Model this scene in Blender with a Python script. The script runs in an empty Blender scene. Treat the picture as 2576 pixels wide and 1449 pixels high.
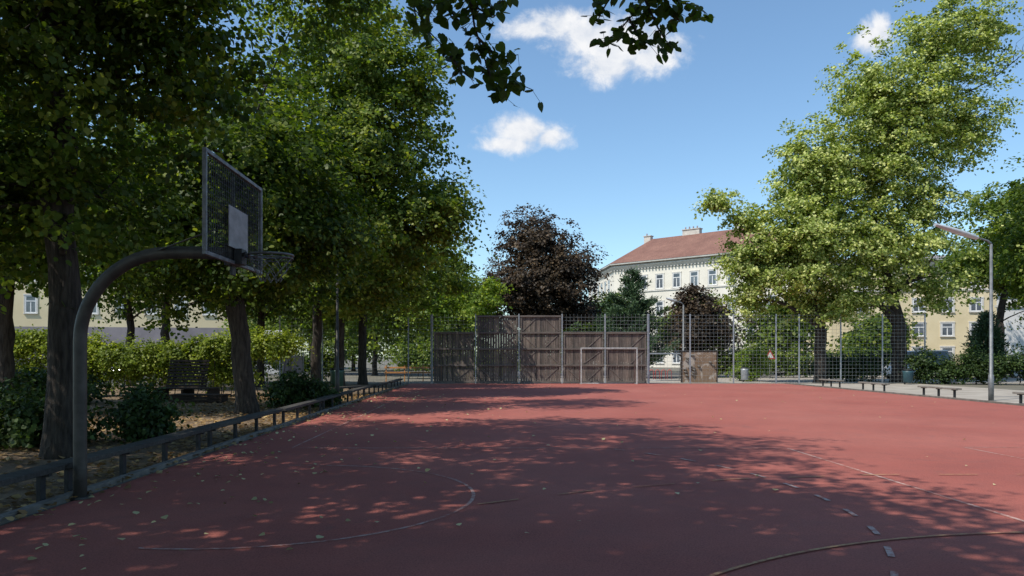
import bpy, math, random
import numpy as np
from mathutils import Vector, Matrix
random.seed(7); rng=np.random.default_rng(11)
S=bpy.context.scene
COL=S.collection
V=Vector
# ------------------------------------------------------------------ nodes
def newmat(name):
    m=bpy.data.materials.new(name); m.use_nodes=True
    nt=m.node_tree; nt.nodes.clear()
    out=nt.nodes.new('ShaderNodeOutputMaterial')
    return m,nt,out
def N(nt,t,**k):
    n=nt.nodes.new(t)
    for a,b in k.items(): setattr(n,a,b)
    return n
def ramp(nt,fac,stops):
    r=N(nt,'ShaderNodeValToRGB'); e=r.color_ramp.elements
    while len(e)<len(stops): e.new(.5)
    for i,(p,c) in enumerate(stops):
        e[i].position=p; e[i].color=(c[0],c[1],c[2],1)
    nt.links.new(fac,r.inputs[0]); return r.outputs[0]
def noise(nt,vec,scale,detail=6,rough=.55,dist=0):
    n=N(nt,'ShaderNodeTexNoise'); n.inputs['Scale'].default_value=scale
    n.inputs['Detail'].default_value=detail; n.inputs['Roughness'].default_value=rough
    n.inputs['Distortion'].default_value=dist
    if vec is not None: nt.links.new(vec,n.inputs['Vector'])
    return n.outputs['Fac']
def mix(nt,fac,a,b,mode='MIX'):
    n=N(nt,'ShaderNodeMix',data_type='RGBA',blend_type=mode)
    for s,v in ((0,fac),(6,a),(7,b)):
        if hasattr(v,'is_linked') or isinstance(v,bpy.types.NodeSocket): nt.links.new(v,n.inputs[s])
        elif s==0: n.inputs[0].default_value=v
        else: n.inputs[s].default_value=(v[0],v[1],v[2],1)
    return n.outputs[2]
def mth(nt,op,a,b=None,c=None,clamp=False):
    n=N(nt,'ShaderNodeMath',operation=op,use_clamp=clamp)
    for i,v in enumerate((a,b,c)):
        if v is None: continue
        if isinstance(v,bpy.types.NodeSocket): nt.links.new(v,n.inputs[i])
        else: n.inputs[i].default_value=v
    return n.outputs[0]
def coords(nt,stretch=(1,1,1)):
    tc=N(nt,'ShaderNodeTexCoord'); mp=N(nt,'ShaderNodeMapping')
    mp.inputs['Scale'].default_value=stretch
    nt.links.new(tc.outputs['Object'],mp.inputs[0]); return mp.outputs[0]
def finish(nt,out,col,rough=.8,metal=0,bumpfac=None,bstr=.3,bdist=.02,spec=.4):
    p=N(nt,'ShaderNodeBsdfPrincipled')
    if isinstance(col,bpy.types.NodeSocket): nt.links.new(col,p.inputs['Base Color'])
    else: p.inputs['Base Color'].default_value=(*col,1)
    p.inputs['Roughness'].default_value=rough; p.inputs['Metallic'].default_value=metal
    p.inputs['Specular IOR Level'].default_value=spec
    if bumpfac is not None:
        b=N(nt,'ShaderNodeBump'); b.inputs['Strength'].default_value=bstr; b.inputs['Distance'].default_value=bdist
        nt.links.new(bumpfac,b.inputs['Height']); nt.links.new(b.outputs[0],p.inputs['Normal'])
    nt.links.new(p.outputs[0],out.inputs[0]); return p
def M(name,c1,c2,scale=5,rough=.8,bump=.0,stretch=(1,1,1),metal=0,bscale=None,lo=.35,hi=.65,bdist=.02,spec=.4):
    m,nt,out=newmat(name); v=coords(nt,stretch)
    f=noise(nt,v,scale); col=ramp(nt,f,[(lo,c1),(hi,c2)])
    bf=noise(nt,v,bscale or scale*4) if bump>0 else None
    finish(nt,out,col,rough,metal,bf,bump,bdist,spec); return m
def leafmat(name,dark,mid,light,trans,tf=.35):
    m,nt,out=newmat(name)
    at=N(nt,'ShaderNodeAttribute',attribute_name='tone')
    c=ramp(nt,at.outputs['Fac'],[(0,dark),(.5,mid),(1,light)])
    v=coords(nt); f=noise(nt,v,.7,3); k=ramp(nt,f,[(.3,(.65,.7,.65)),(.7,(1.25,1.2,1.0))])
    c2=mix(nt,1.0,c,k,'MULTIPLY')
    p=finish(nt,out,c2,.5,0,spec=.25)
    t=N(nt,'ShaderNodeBsdfTranslucent'); tc=mix(nt,1.0,c2,trans,'MULTIPLY')
    nt.links.new(tc,t.inputs[0])
    ms=N(nt,'ShaderNodeMixShader'); ms.inputs[0].default_value=tf
    nt.links.new(p.outputs[0],ms.inputs[1]); nt.links.new(t.outputs[0],ms.inputs[2])
    nt.links.new(ms.outputs[0],out.inputs[0]); return m
# ------------------------------------------------------------------ mesh builder
class MB:
    def __init__(s): s.v=[]; s.f=[]; s.m=[]; s.smooth=[]
    def add(s,vs,fs,mat=0,sm=False):
        o=len(s.v); s.v+= [tuple(x) for x in vs]
        for f in fs: s.f.append(tuple(i+o for i in f)); s.m.append(mat); s.smooth.append(sm)
    def box(s,c,d,mat=0,rot=None,bev=0):
        hx,hy,hz=d[0]/2,d[1]/2,d[2]/2
        vs=[V((x,y,z)) for x in(-hx,hx) for y in(-hy,hy) for z in(-hz,hz)]
        if rot is not None: vs=[rot@v for v in vs]
        c=V(c); vs=[v+c for v in vs]
        s.add(vs,[(0,1,3,2),(4,6,7,5),(0,4,5,1),(2,3,7,6),(0,2,6,4),(1,5,7,3)],mat)
    def bar(s,a,b,w,h,mat=0,up=(0,0,1)):
        a=V(a);b=V(b);d=(b-a);L=d.length;d.normalize();u=V(up)
        x=d.cross(u)
        if x.length<1e-4: x=V((1,0,0))
        x.normalize(); y=x.cross(d)
        R=Matrix((x,d,y)).transposed()
        s.box((a+b)/2,(w,L,h),mat,R)
    def tube(s,pts,rad,n=8,mat=0,jit=0,cap=True):
        pts=[V(p) for p in pts]; K=len(pts)
        if not hasattr(rad,'__len__'): rad=[rad]*K
        ref=None; vs=[]
        for i,p in enumerate(pts):
            t=(pts[min(i+1,K-1)]-pts[max(i-1,0)])
            if t.length<1e-6: t=V((0,0,1))
            t.normalize()
            if ref is None: ref=V((1,0,0)) if abs(t.x)<.8 else V((0,1,0))
            x=(ref-t*ref.dot(t)).normalized(); y=t.cross(x); ref=x
            for j in range(n):
                a=2*math.pi*j/n; r=rad[i]*(1+(random.uniform(-jit,jit) if jit else 0))
                vs.append(p+x*math.cos(a)*r+y*math.sin(a)*r)
        fs=[]
        for i in range(K-1):
            for j in range(n):
                fs.append((i*n+j,i*n+(j+1)%n,(i+1)*n+(j+1)%n,(i+1)*n+j))
        s.add(vs,fs,mat,True)
        if cap:
            o=len(s.v)-len(vs)
            s.f.append(tuple(o+j for j in reversed(range(n)))); s.m.append(mat); s.smooth.append(False)
            s.f.append(tuple(o+(K-1)*n+j for j in range(n))); s.m.append(mat); s.smooth.append(False)
    def prism(s,poly,axis,a,b,mat=0):
        def mk(p,t):
            return {'x':(t,p[0],p[1]),'y':(p[0],t,p[1]),'z':(p[0],p[1],t)}[axis]
        n=len(poly); vs=[mk(p,a) for p in poly]+[mk(p,b) for p in poly]
        fs=[tuple(range(n)),tuple(reversed(range(n,2*n)))]+[(i,i+n,(i+1)%n+n,(i+1)%n) for i in range(n)]
        s.add(vs,fs,mat)
    def mesh(s,name,mats,fix=True,bevel=0):
        me=bpy.data.meshes.new(name); me.from_pydata(s.v,[],s.f)
        for m in mats: me.materials.append(m)
        me.polygons.foreach_set('material_index',s.m); me.polygons.foreach_set('use_smooth',s.smooth)
        if fix:
            import bmesh
            bm=bmesh.new(); bm.from_mesh(me); bmesh.ops.recalc_face_normals(bm,faces=bm.faces)
            if bevel>0:
                es=[e for e in bm.edges if len(e.link_faces)==2 and e.calc_face_angle(0)>.6]
                bmesh.ops.bevel(bm,geom=es,offset=bevel,segments=2,affect='EDGES',profile=.5)
            bm.to_mesh(me); bm.free()
        me.update(); return me
def thing(name,label,cat,loc=(0,0,0),rz=0,group=None):
    o=bpy.data.objects.new(name,None); o.empty_display_size=.3
    o.location=loc; o.rotation_euler=(0,0,rz); COL.objects.link(o)
    o['label']=label; o['category']=cat
    if group: o['group']=group
    return o
def part(name,me,par,loc=(0,0,0),rz=0,label=None,kind=None):
    o=bpy.data.objects.new(name,me); COL.objects.link(o); o.parent=par; o.location=loc; o.rotation_euler=(0,0,rz)
    if label: o['label']=label
    if kind: o['kind']=kind
    return o
def single(name,me,label=None,cat=None,loc=(0,0,0),rz=0,group=None,kind=None):
    o=bpy.data.objects.new(name,me); COL.objects.link(o); o.location=loc; o.rotation_euler=(0,0,rz)
    if label: o['label']=label
    if cat: o['category']=cat
    if group: o['group']=group
    if kind: o['kind']=kind
    return o
def copything(o,loc,rz=None,label=None):
    c=o.copy(); c.location=loc
    if rz is not None: c.rotation_euler=(0,0,rz)
    if label: c['label']=label
    COL.objects.link(c)
    def rec(src,dst):
        for ch in src.children:
            d=ch.copy(); d.parent=dst; COL.objects.link(d); rec(ch,d)
    rec(o,c); return c
# ------------------------------------------------------------------ leaves
HEX=np.array([(0,0),(.42,.12),(.48,.5),(.0,1.05),(-.48,.5),(-.42,.12)])
QUAD=np.array([(0,0),(.45,.45),(0,1),(-.45,.45)])
def leafmesh(name,C,Nn,size,mat,tone,tpl=QUAD,dirs=None,fold=.22):
    n=len(C); k=len(tpl)
    Nn=Nn/np.linalg.norm(Nn,axis=1,keepdims=True)
    if dirs is None: dirs=rng.normal(size=(n,3))+np.array([0,0,-.5])
    b=dirs-Nn*np.sum(dirs*Nn,axis=1,keepdims=True); b/=np.linalg.norm(b,axis=1,keepdims=True)+1e-9
    t=np.cross(b,Nn)
    s=np.asarray(size).reshape(-1,1) if hasattr(size,'__len__') else np.full((n,1),size)
    P=np.empty((n,k,3))
    for i,(x,y) in enumerate(tpl):
        P[:,i]=C+(t*x+b*y-Nn*(abs(x)*fold+.25*y*y*fold))*s
    me=bpy.data.meshes.new(name)
    me.vertices.add(n*k); me.vertices.foreach_set('co',P.reshape(-1).astype(np.float32))
    me.loops.add(n*k); me.loops.foreach_set('vertex_index',np.arange(n*k,dtype=np.int32))
    me.polygons.add(n); me.polygons.foreach_set('loop_start',np.arange(0,n*k,k,dtype=np.int32))
    me.update(calc_edges=True)
    a=me.attributes.new('tone','FLOAT','FACE'); a.data.foreach_set('value',np.clip(tone,0,1).astype(np.float32))
    me.materials.append(mat); return me
def crown_points(lobes,nclus,shell=.45):
    vol=np.array([l[3]*l[4]*l[5] for l in lobes])**.8; vol/=vol.sum()
    idx=rng.choice(len(lobes),nclus,p=vol)
    L=np.array([l[:6] for l in lobes])[idx]
    d=rng.normal(size=(nclus,3)); d/=np.linalg.norm(d,axis=1,keepdims=True)
    r=rng.random((nclus,1))**shell
    r*=1+rng.normal(0,.15,(nclus,1))
    P=L[:,:3]+d*L[:,3:6]*r
    return P,d
def foliage(name,lobes,nclus,per,size,mat,tpl=QUAD,csize=.55,flat=.55,seedy=.12,shell=.45,zmin=None):
    P,d=crown_points(lobes,nclus,shell)
    if zmin is not None:
        k=P[:,2]>zmin; P=P[k]; d=d[k]; nclus=len(P)
    cs=csize*rng.uniform(.5,1.4,(nclus,1))
    off=rng.normal(size=(nclus,per,3))
    off/=np.linalg.norm(off,axis=2,keepdims=True); off*=rng.random((nclus,per,1))**.6
    off*=cs[:,:,None]*1.35
    ax=d+rng.normal(0,.5,d.shape); ax[:,2]*=.4; ax/=np.linalg.norm(ax,axis=1,keepdims=True)
    pr=np.sum(off*ax[:,None,:],axis=2,keepdims=True)
    off=off*.82+ax[:,None,:]*pr*.75
    rr=np.linalg.norm(off[:,:,:2],axis=2)
    off[:,:,2]*=flat; off[:,:,2]-=.30*rr*rr/np.maximum(cs,.1)
    C=(P[:,None,:]+off).reshape(-1,3)
    nn=np.array([0,0,.75])+.7*np.repeat(d,per,axis=0)+rng.normal(0,.6,(nclus*per,3))
    ct=np.repeat(rng.normal(.42,.14,nclus),per)
    tone=ct+rng.normal(0,.11,nclus*per)
    k=rng.random(nclus*per)<seedy; tone[k]+=.5
    sz=size*rng.uniform(.65,1.25,nclus*per)
    return leafmesh(name,C,nn,sz,mat,tone,tpl),P
def curve(a,b,sag=0,n=6,wob=.0):
    a=V(a);b=V(b); out=[]
    L=(b-a).length
    w=[V((random.uniform(-1,1),random.uniform(-1,1),random.uniform(-.5,.5)))*wob*L for _ in range(2)]
    for i in range(n+1):
        t=i/n; p=a.lerp(b,t)
        p=p+w[0]*math.sin(math.pi*t)+w[1]*math.sin(2*math.pi*t)*.5+V((0,0,sag*L*math.sin(math.pi*t)))
        out.append(p)
    return out
def make_tree(name,label,cat,loc,lobes,th,tr,nclus,per,size,lmat,bmat,tpl=QUAD,csize=.55,seedy=.12,
              nbr=60,lean=(0,0),group=None,shell=.45,flat=.55,zmin=None,extra=None,limbr=.6,toptaper=.9):
    """lobes in world coordinates"""
    bx,by=loc
    lob=[(l[0]-bx,l[1]-by,l[2],l[3],l[4],l[5]) for l in lobes]
    t=thing(name,label,cat,(bx,by,0),group=group)
    me,P=foliage('crown',lob,nclus,per,size,lmat,tpl,csize,flat,seedy,shell,zmin)
    mb=MB()
    ks=(.25,.38,.5,.62,.75,.88,1)
    pts=[V((0,0,-.1)),V((0,0,.12)),V((lean[0]*.1,lean[1]*.1,.45))]
    for k in ks:
        if th*k>.6: pts.append(V((lean[0]*k+random.uniform(-.05,.05),lean[1]*k+random.uniform(-.05,.05),th*k)))
    rad=[tr*1.38,tr*1.2,tr*1.03]
    m=len(pts)-3
    for i in range(m): rad.append(tr*(1-(1-toptaper)*((i+1)/m)))
    mb.tube(pts,rad,14,jit=.055)
    nodes=[(p,r) for p,r in zip(pts[-4:],rad[-4:])]
    main=sorted(lob,key=lambda l:-l[3]*l[5])
    for i,l in enumerate(main):
        c=V(l[:3])+V((0,0,l[5]*.25))
        cand=[(p,r) for p,r in nodes if p.z<c.z-.3] or nodes[:3]
        p,r=min(cand,key=lambda q:(q[0]-c).length-.6*q[1]*10)
        if i==0: p,r=pts[-1],rad[-1]
        cv=curve(p,c,.05 if c.z-p.z>2 else .12,8,.05)
        r0=r*.97 if i==0 else min(r*.8,tr*limbr*random.uniform(.8,1.1)); rr=[r0*(1-.85*k/8) for k in range(9)]
        if i>0: rr[0]*=1.25
        mb.tube(cv,rr,9,jit=.06); nodes+=list(zip(cv[2:],rr[2:]))
    sel=rng.choice(len(P),min(nbr,len(P)),replace=False)
    for i in sel:
        c=V(P[i])
        cand=[(p,r) for p,r in nodes if p.z<c.z+.4] or nodes
        p,r=min(cand,key=lambda q:(q[0]-c).length)
        cv=curve(p,c,.06,5,.07); r0=min(r*.7,.06); rr=[max(.008,r0*(1-.85*k/5)) for k in range(6)]
        mb.tube(cv,rr,5,cap=False)
        if len(nodes)<260: nodes+=list(zip(cv[2:4],rr[2:4]))
    if extra: extra(mb)
    part('trunk',mb.mesh('trunk',[bmat]),t)
    part('crown',me,t)
    return t
# ------------------------------------------------------------------ materials
def court_mat():
    m,nt,out=newmat('court_rubber'); v=coords(nt)
    big=noise(nt,v,.35,5,.6); c=ramp(nt,big,[(.3,(.285,.083,.064)),(.7,(.355,.110,.084))])
    med=noise(nt,v,2.2,8,.65); c=mix(nt,ramp(nt,med,[(.42,(0,0,0)),(.75,(.55,.55,.55))]),c,(.22,.080,.066))
    st=noise(nt,v,.9,6,.7,1.0); c=mix(nt,ramp(nt,st,[(.58,(0,0,0)),(.72,(.5,.5,.5))]),c,(.18,.088,.078))
    dust=noise(nt,v,.17,4,.6); c=mix(nt,ramp(nt,dust,[(.45,(0,0,0)),(.75,(.35,.35,.35))]),c,(.38,.16,.125))
    fine=noise(nt,v,70,4,.7); c=mix(nt,.9,c,ramp(nt,fine,[(.3,(.55,.55,.57)),(.7,(1.4,1.4,1.4))]),'MULTIPLY')
    b=noise(nt,v,160,3,.7); finish(nt,out,c,.85,0,b,.4,.006,.25); return m
def line_mat(name,paint,wear,base=(.31,.105,.08)):
    m,nt,out=newmat(name); v=coords(nt)
    f=noise(nt,v,14,8,.7); f2=noise(nt,v,.8,3)
    k=mth(nt,'ADD',f,mth(nt,'MULTIPLY',mth(nt,'SUBTRACT',f2,.5),.5))
    c=mix(nt,ramp(nt,k,[(wear-.10,(.10,.10,.10)),(wear+.12,(1,1,1))]),base,paint)
    finish(nt,out,c,.9,spec=.15); return m
def soil_mat():
    m,nt,out=newmat('soil_litter'); v=coords(nt)
    c=ramp(nt,noise(nt,v,.8,6),[(.3,(.13,.098,.070)),(.7,(.25,.195,.14))])
    c=mix(nt,.5,c,ramp(nt,noise(nt,v,30,5),[(.35,(.4,.35,.3)),(.65,(1.6,1.4,1.1))]),'MULTIPLY')
    b=noise(nt,v,25,6); finish(nt,out,c,.95,0,b,.8,.03,.15); return m
def wood_mat(name,c1,c2,c3,vert=True):
    m,nt,out=newmat(name)
    tc=N(nt,'ShaderNodeTexCoord'); sp=N(nt,'ShaderNodeSeparateXYZ'); nt.links.new(tc.outputs['Object'],sp.inputs[0])
    v=coords(nt,(14,14,.9) if vert else (.9,14,14))
    g=noise(nt,v,1.6,8,.7); c=ramp(nt,g,[(.3,c1),(.5,c2),(.72,c3)])
    w=N(nt,'ShaderNodeTexWhiteNoise',noise_dimensions='1D')
    fl=mth(nt,'FLOOR',mth(nt,'MULTIPLY',sp.outputs[0],1/.143)); nt.links.new(fl,w.inputs['W'])
    if vert: c=mix(nt,.9,c,ramp(nt,w.outputs['Value'],[(0,(.52,.53,.56)),(1,(1.5,1.42,1.34))]),'MULTIPLY')
    big=noise(nt,coords(nt),1.1,4); c=mix(nt,.6,c,ramp(nt,big,[(.35,(.65,.65,.67)),(.65,(1.25,1.2,1.15))]),'MULTIPLY')
    finish(nt,out,c,.8,0,g,.5,.01,.25); return m
def tile_mat():
    m,nt,out=newmat('roof_tiles'); v=coords(nt)
    c=ramp(nt,noise(nt,v,.5,6),[(.3,(.16,.078,.058)),(.7,(.23,.12,.088))])
    c=mix(nt,.6,c,ramp(nt,noise(nt,v,7,3),[(.35,(.6,.6,.6)),(.65,(1.35,1.3,1.3))]),'MULTIPLY')
    wv=N(nt,'ShaderNodeTexWave',bands_direction='Z'); wv.inputs['Scale'].default_value=1.6; nt.links.new(v,wv.inputs[0])
    finish(nt,out,c,.85,0,wv.outputs['Fac'],.5,.05); return m
def glass_mat():
    m,nt,out=newmat('window_glass'); v=coords(nt)
    c=ramp(nt,noise(nt,v,.9,2),[(.35,(.05,.065,.08)),(.65,(.16,.18,.20))])
    finish(nt,out,c,.08,0,spec=.7); return m
m_court=court_mat(); m_soil=soil_mat(); m_glass=glass_mat(); m_tile=tile_mat()
m_line=line_mat('faded_white_line',(.48,.34,.30),.51); m_liney=line_mat('faded_yellow_line',(.46,.29,.15),.50)
m_dash=line_mat('white_dash',(.50,.39,.35),.46)
m_ground=M('dry_ground',(.11,.10,.075),(.17,.155,.12),.4,.95,.4,bscale=20)
m_sand=M('pale_gravel',(.26,.23,.19),(.38,.34,.29),1.2,.95,.4,bscale=30)
m_asph=M('asphalt',(.05,.05,.052),(.085,.083,.08),1.5,.9,.3,bscale=60)
m_curb=M('concrete_edge',(.10,.092,.08),(.18,.165,.145),4,.9,.3)
m_bark=M('linden_bark',(.018,.014,.011),(.065,.053,.042),3,.95,1.0,stretch=(5,5,.9),bscale=5,bdist=.06)
m_twig=M('twig_bark',(.02,.016,.012),(.04,.03,.025),6,.9)
m_wall=wood_mat('weathered_plank',(.066,.055,.047),(.138,.118,.103),(.22,.192,.172))
m_wallf=wood_mat('weathered_rail',(.072,.061,.053),(.142,.122,.108),(.21,.184,.165),False)
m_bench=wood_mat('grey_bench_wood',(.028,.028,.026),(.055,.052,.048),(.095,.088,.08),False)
m_brownwood=wood_mat('dark_brown_wood',(.014,.010,.008),(.030,.021,.016),(.055,.040,.03),False)
m_galv=M('galvanised_steel',(.26,.28,.30),(.38,.40,.42),6,.5,metal=.5)
m_wire=M('fence_wire',(.22,.24,.24),(.32,.34,.34),6,.6,metal=.3)
m_pole=M('dark_painted_steel',(.042,.039,.034),(.075,.070,.062),7,.5,.1,metal=.2)
m_lpole=M('grey_painted_steel',(.11,.12,.125),(.18,.19,.195),7,.5,.1,metal=.3)
m_lhead=M('grey_lamp_housing',(.42,.45,.47),(.52,.55,.57),7,.4,metal=.2)
m_frame=M('worn_backboard_steel',(.09,.095,.10),(.20,.21,.22),9,.55,.1,metal=.3)
m_dark=M('dark_steel',(.022,.024,.027),(.045,.047,.05),9,.55,metal=.4)
m_rim=M('worn_rim_steel',(.07,.072,.075),(.14,.142,.145),9,.5,metal=.3)
m_plate=M('scuffed_plate',(.19,.18,.18),(.28,.27,.27),5,.6,.1,stretch=(1,1,2))
m_chain=M('chain_steel',(.08,.08,.08),(.18,.18,.18),12,.5,metal=.4)
m_white=M('white_paint',(.62,.62,.6),(.78,.78,.76),8,.5)
m_goal=M('worn_goal_paint',(.30,.30,.29),(.48,.48,.47),8,.5)
m_facw=M('ivory_render',(.64,.60,.51),(.73,.69,.60),.3,.9,.1,bscale=8)
m_facy=M('yellow_render',(.60,.50,.31),(.68,.58,.38),.3,.9,.1,bscale=8)
m_facwhite=M('white_render',(.62,.61,.60),(.72,.71,.69),.4,.9)
m_stone=M('cornice_stone',(.55,.52,.46),(.66,.63,.57),2,.9)
m_cornd=M('dark_cornice',(.16,.15,.135),(.24,.23,.2),2,.9)
m_dent=M('dentil_stone',(.36,.34,.30),(.46,.44,.39),2,.9)
m_chim=M('chimney_render',(.42,.38,.33),(.58,.54,.48),2,.9)
m_mauve=M('grey_plinth',(.20,.18,.19),(.27,.24,.25),.6,.9)
m_green=M('green_bin_plastic',(.015,.05,.03),(.03,.08,.05),3,.5)
m_teal=M('teal_bin',(.02,.05,.065),(.03,.075,.09),3,.5)
m_orange=M('orange_rail',(.45,.20,.06),(.6,.28,.1),3,.6)
m_red=M('red_tube',(.35,.03,.03),(.5,.06,.05),3,.5)
m_rubber=M('tyre_rubber',(.015,.015,.015),(.03,.03,.03),5,.8)
m_carw=M('white_car_paint',(.65,.65,.66),(.72,.72,.73),1,.25)
m_carb=M('blue_car_paint',(.03,.05,.13),(.04,.07,.17),1,.25)
m_cars=M('silver_car_paint',(.35,.36,.38),(.4,.41,.43),1,.25,metal=.4)
def climb_mat():
    m,nt,out=newmat('climbing_board_face'); v=coords(nt)
    c=ramp(nt,noise(nt,v,1.2,5),[(.3,(.17,.11,.07)),(.7,(.25,.17,.11))])
    c=mix(nt,ramp(nt,noise(nt,v,1.3,9,.7,.6),[(.52,(0,0,0)),(.56,(.9,.9,.9))]),c,(.40,.35,.30))
    finish(nt,out,c,.85); return m
m_climb=climb_mat()
GL=(1.9,1.9,.6)
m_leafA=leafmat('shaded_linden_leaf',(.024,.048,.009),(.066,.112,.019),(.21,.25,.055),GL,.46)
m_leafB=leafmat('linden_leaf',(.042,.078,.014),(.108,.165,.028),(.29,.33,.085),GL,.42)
m_leafR=leafmat('flowering_linden_leaf',(.070,.105,.020),(.215,.280,.056),(.64,.66,.30),(1.4,1.5,.6),.35)
m_leafP=leafmat('copper_maple_leaf',(.026,.020,.016),(.064,.046,.034),(.15,.105,.066),(1.4,1.15,.9),.25)
m_leafK=leafmat('pine_needles',(.022,.046,.026),(.05,.09,.048),(.10,.16,.08),(1.2,1.3,1),.15)
m_leafH=leafmat('vine_leaf',(.07,.10,.018),(.20,.26,.045),(.42,.45,.10),GL,.4)
m_leafS=leafmat('dark_shrub_leaf',(.016,.034,.012),(.042,.074,.024),(.10,.15,.045),GL,.3)
m_leafY=leafmat('light_green_leaf',(.07,.12,.018),(.16,.24,.035),(.34,.38,.07),GL,.4)
m_dry=leafmat('dry_leaf',(.13,.07,.03),(.34,.25,.12),(.62,.58,.35),(1.2,1.1,.8),.2)
m_dry2=leafmat('litter_leaf',(.10,.055,.028),(.28,.175,.09),(.50,.36,.19),(1.2,1.1,.8),.2)
# ------------------------------------------------------------------ setting sheets
def sheet(name,x0,x1,y0,y1,z,mat,nx=1,ny=1):
    mb=MB()
    mb.add([(x0,y0,z),(x1,y0,z),(x1,y1,z),(x0,y1,z)],[(0,1,2,3)])
    return single(name,mb.mesh(name,[mat],fix=False),kind='structure')
sheet('ground',-600,600,-200,900,0,m_ground)
sheet('soil',-19,-4.62,-20,41,.004,m_soil)
sheet('sports_court_surface',-4.42,16.5,-12,41.3,.012,m_court)
sheet('gravel_path',16.62,24,-12,41.3,.006,m_sand)
sheet('playground_surface',2,40,41.9,58,.006,m_sand)
sheet('road',-120,120,60,70,.006,m_asph)
sheet('side_road',-34,-21,-20,59.9,.004,m_asph)
# lines
def strip(pts,w,mat,name,dash=None,closed=False):
    mb=MB(); 
    for i in range(len(pts)-1):
        if dash and (i%dash[1])>=dash[0]: continue
        a=V((*pts[i],0));b=V((*pts[i+1],0)); d=(b-a).normalized(); n=V((-d.y,d.x,0))*w/2
        mb.add([a-n,b-n,b+n,a+n],[(0,1,2,3)])
    return mb,mat,name
def arc(cx,cy,r,a0,a1,n):
    return [(cx+r*math.cos(math.radians(a0+(a1-a0)*i/n)),cy+r*math.sin(math.radians(a0+(a1-a0)*i/n))) for i in range(n+1)]
def seg(a,b,step): 
    n=max(1,int(math.dist(a,b)/step)); return [(a[0]+(b[0]-a[0])*i/n,a[1]+(b[1]-a[1])*i/n) for i in range(n+1)]
def lay(items,mat,name,z):
    mb=MB()
    for q in items:
        o,_,_=q
        mb.add([(x,y,z) for x,y,_ in o.v],o.f)
    single(name,mb.mesh(name,[mat],fix=False),kind='structure')
wl=[strip([(-3.3,12.3),(4.95,12.3)],.045,0,''),strip([(4.98,12.27),(4.98,-6)],.05,0,''),
    strip(arc(-2.42,8.1,2.25,-100,100,60),.04,0,''),strip([(8,-6),(8,12.4)],.03,0,''),strip([(8.03,12.4),(16,12.4)],.03,0,''),
    strip([(-3.3,12.34),(-3.3,39)],.035,0,'')]
lay(wl,m_line,'white_court_line',.016)
lay([strip(arc(-2.42,8.1,6.03,-60,42,100),.05,0,'',dash=(3,7))],m_dash,'dashed_court_line',.020)
yl=[(-.12,7.6),(1.2,8.4),(3,9.15),(5.05,9.5),(16,9.6)]
yp=[]
for a,b in zip(yl[:-1],yl[1:]): yp+=seg(a,b,.25)[:-1]
lay([strip(yp,.03,0,'',dash=(2,4)),strip(arc(5,1.1,5.3,20,160,80),.035,0,'')],m_liney,'yellow_court_line',.024)
def kerb(x,y0,y1,w=.1):
    mb=MB(); y=y0
    while y<y1:
        L=min(3.0,y1-y); mb.box((x+random.uniform(-.01,.01),y+L/2,.03),(w,L-.02,.08+random.uniform(0,.02)),0); y+=L
    single('kerb',mb.mesh('kerb',[m_curb],bevel=.01),kind='structure')
kerb(-4.52,-6,41); kerb(16.56,-6,41)
# ------------------------------------------------------------------ basketball hoop
HX,HY=-4.42,7.95
hoop=thing('basketball_hoop','grey gooseneck basketball hoop with wire backboard and chain net','basketball hoop',(HX,HY,0))
mb=MB(); pts=[(0,0,-.05),(0,0,.3),(0,0,1.0),(0,0,1.72)]
for i in range(1,13):
    a=math.radians(90*i/12); pts.append((.98-.98*math.cos(a),0,1.72+.95*math.sin(a)))
pts+=[(1.25,0,2.67),(1.56,.02,2.665)]
mb.tube(pts,[.068]*len(pts),20); mb.tube([(0,0,0),(0,0,.035)],.11,20)
part('pole',mb.mesh('pole',[m_pole]),hoop)
BX=-2.79-HX; BY=8.1-HY
mb=MB(); zb,zt=2.55,3.60; y0,y1=-.9,.9
F=.04
for zz in(zb+F/2,zt-F/2): mb.box((0,0,zz),(F,1.8,F))
for yy in(y0+F/2,y1-F/2): mb.box((0,yy,(zb+zt)/2),(F,F,zt-zb-2*F))
part('backboard_frame',mb.mesh('backboard_frame',[m_frame],bevel=.004),hoop,(BX,BY,0),label='worn grey angle steel backboard frame')
mb=MB()
n=30
for i in range(1,n): mb.box((.002,y0+1.8*i/n,(zb+zt)/2),(.006,.007,zt-zb-2*F))
n=18
for i in range(1,n): mb.box((-.006,0,zb+(zt-zb)*i/n),(.006,1.8-2*F,.007))
part('backboard_mesh',mb.mesh('backboard_mesh',[m_dark],fix=False),hoop,(BX,BY,0))
mb=MB(); mb.box((.03,0,2.94),(.012,.60,.44)); 
part('target_plate',mb.mesh('target_plate',[m_plate],bevel=.004),hoop,(BX,BY,0),label='scuffed pale grey target plate')
mb=MB(); mb.box((.05,0,2.64),(.09,.16,.17)); mb.box((-.05,0,2.66),(.08,.22,.24)); mb.bar((.09,-.05,2.66),(.17,-.16,2.66),.02,.04);mb.bar((.09,.05,2.66),(.17,.16,2.66),.02,.04)
mb.box((-.03,0,3.08),(.03,.05,.9)); mb.box((-.03,0,2.5),(.03,.12,.12))
part('bracket',mb.mesh('bracket',[m_dark],bevel=.004),hoop,(BX,BY,0))
mb=MB(); rc=V((.39,0,2.66)); R=.235
pts=[rc+V((R*math.cos(a),R*math.sin(a),0)) for a in np.linspace(0,2*math.pi,37)]
mb.tube(pts,.014,8,cap=False)
pts=[rc+V((R*math.cos(a),R*math.sin(a),-.035)) for a in np.linspace(0,2*math.pi,37)]
mb.tube(pts,.007,6,cap=False)
part('rim',mb.mesh('rim',[m_rim]),hoop,(BX,BY,0))
mb=MB(); K=10
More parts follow.
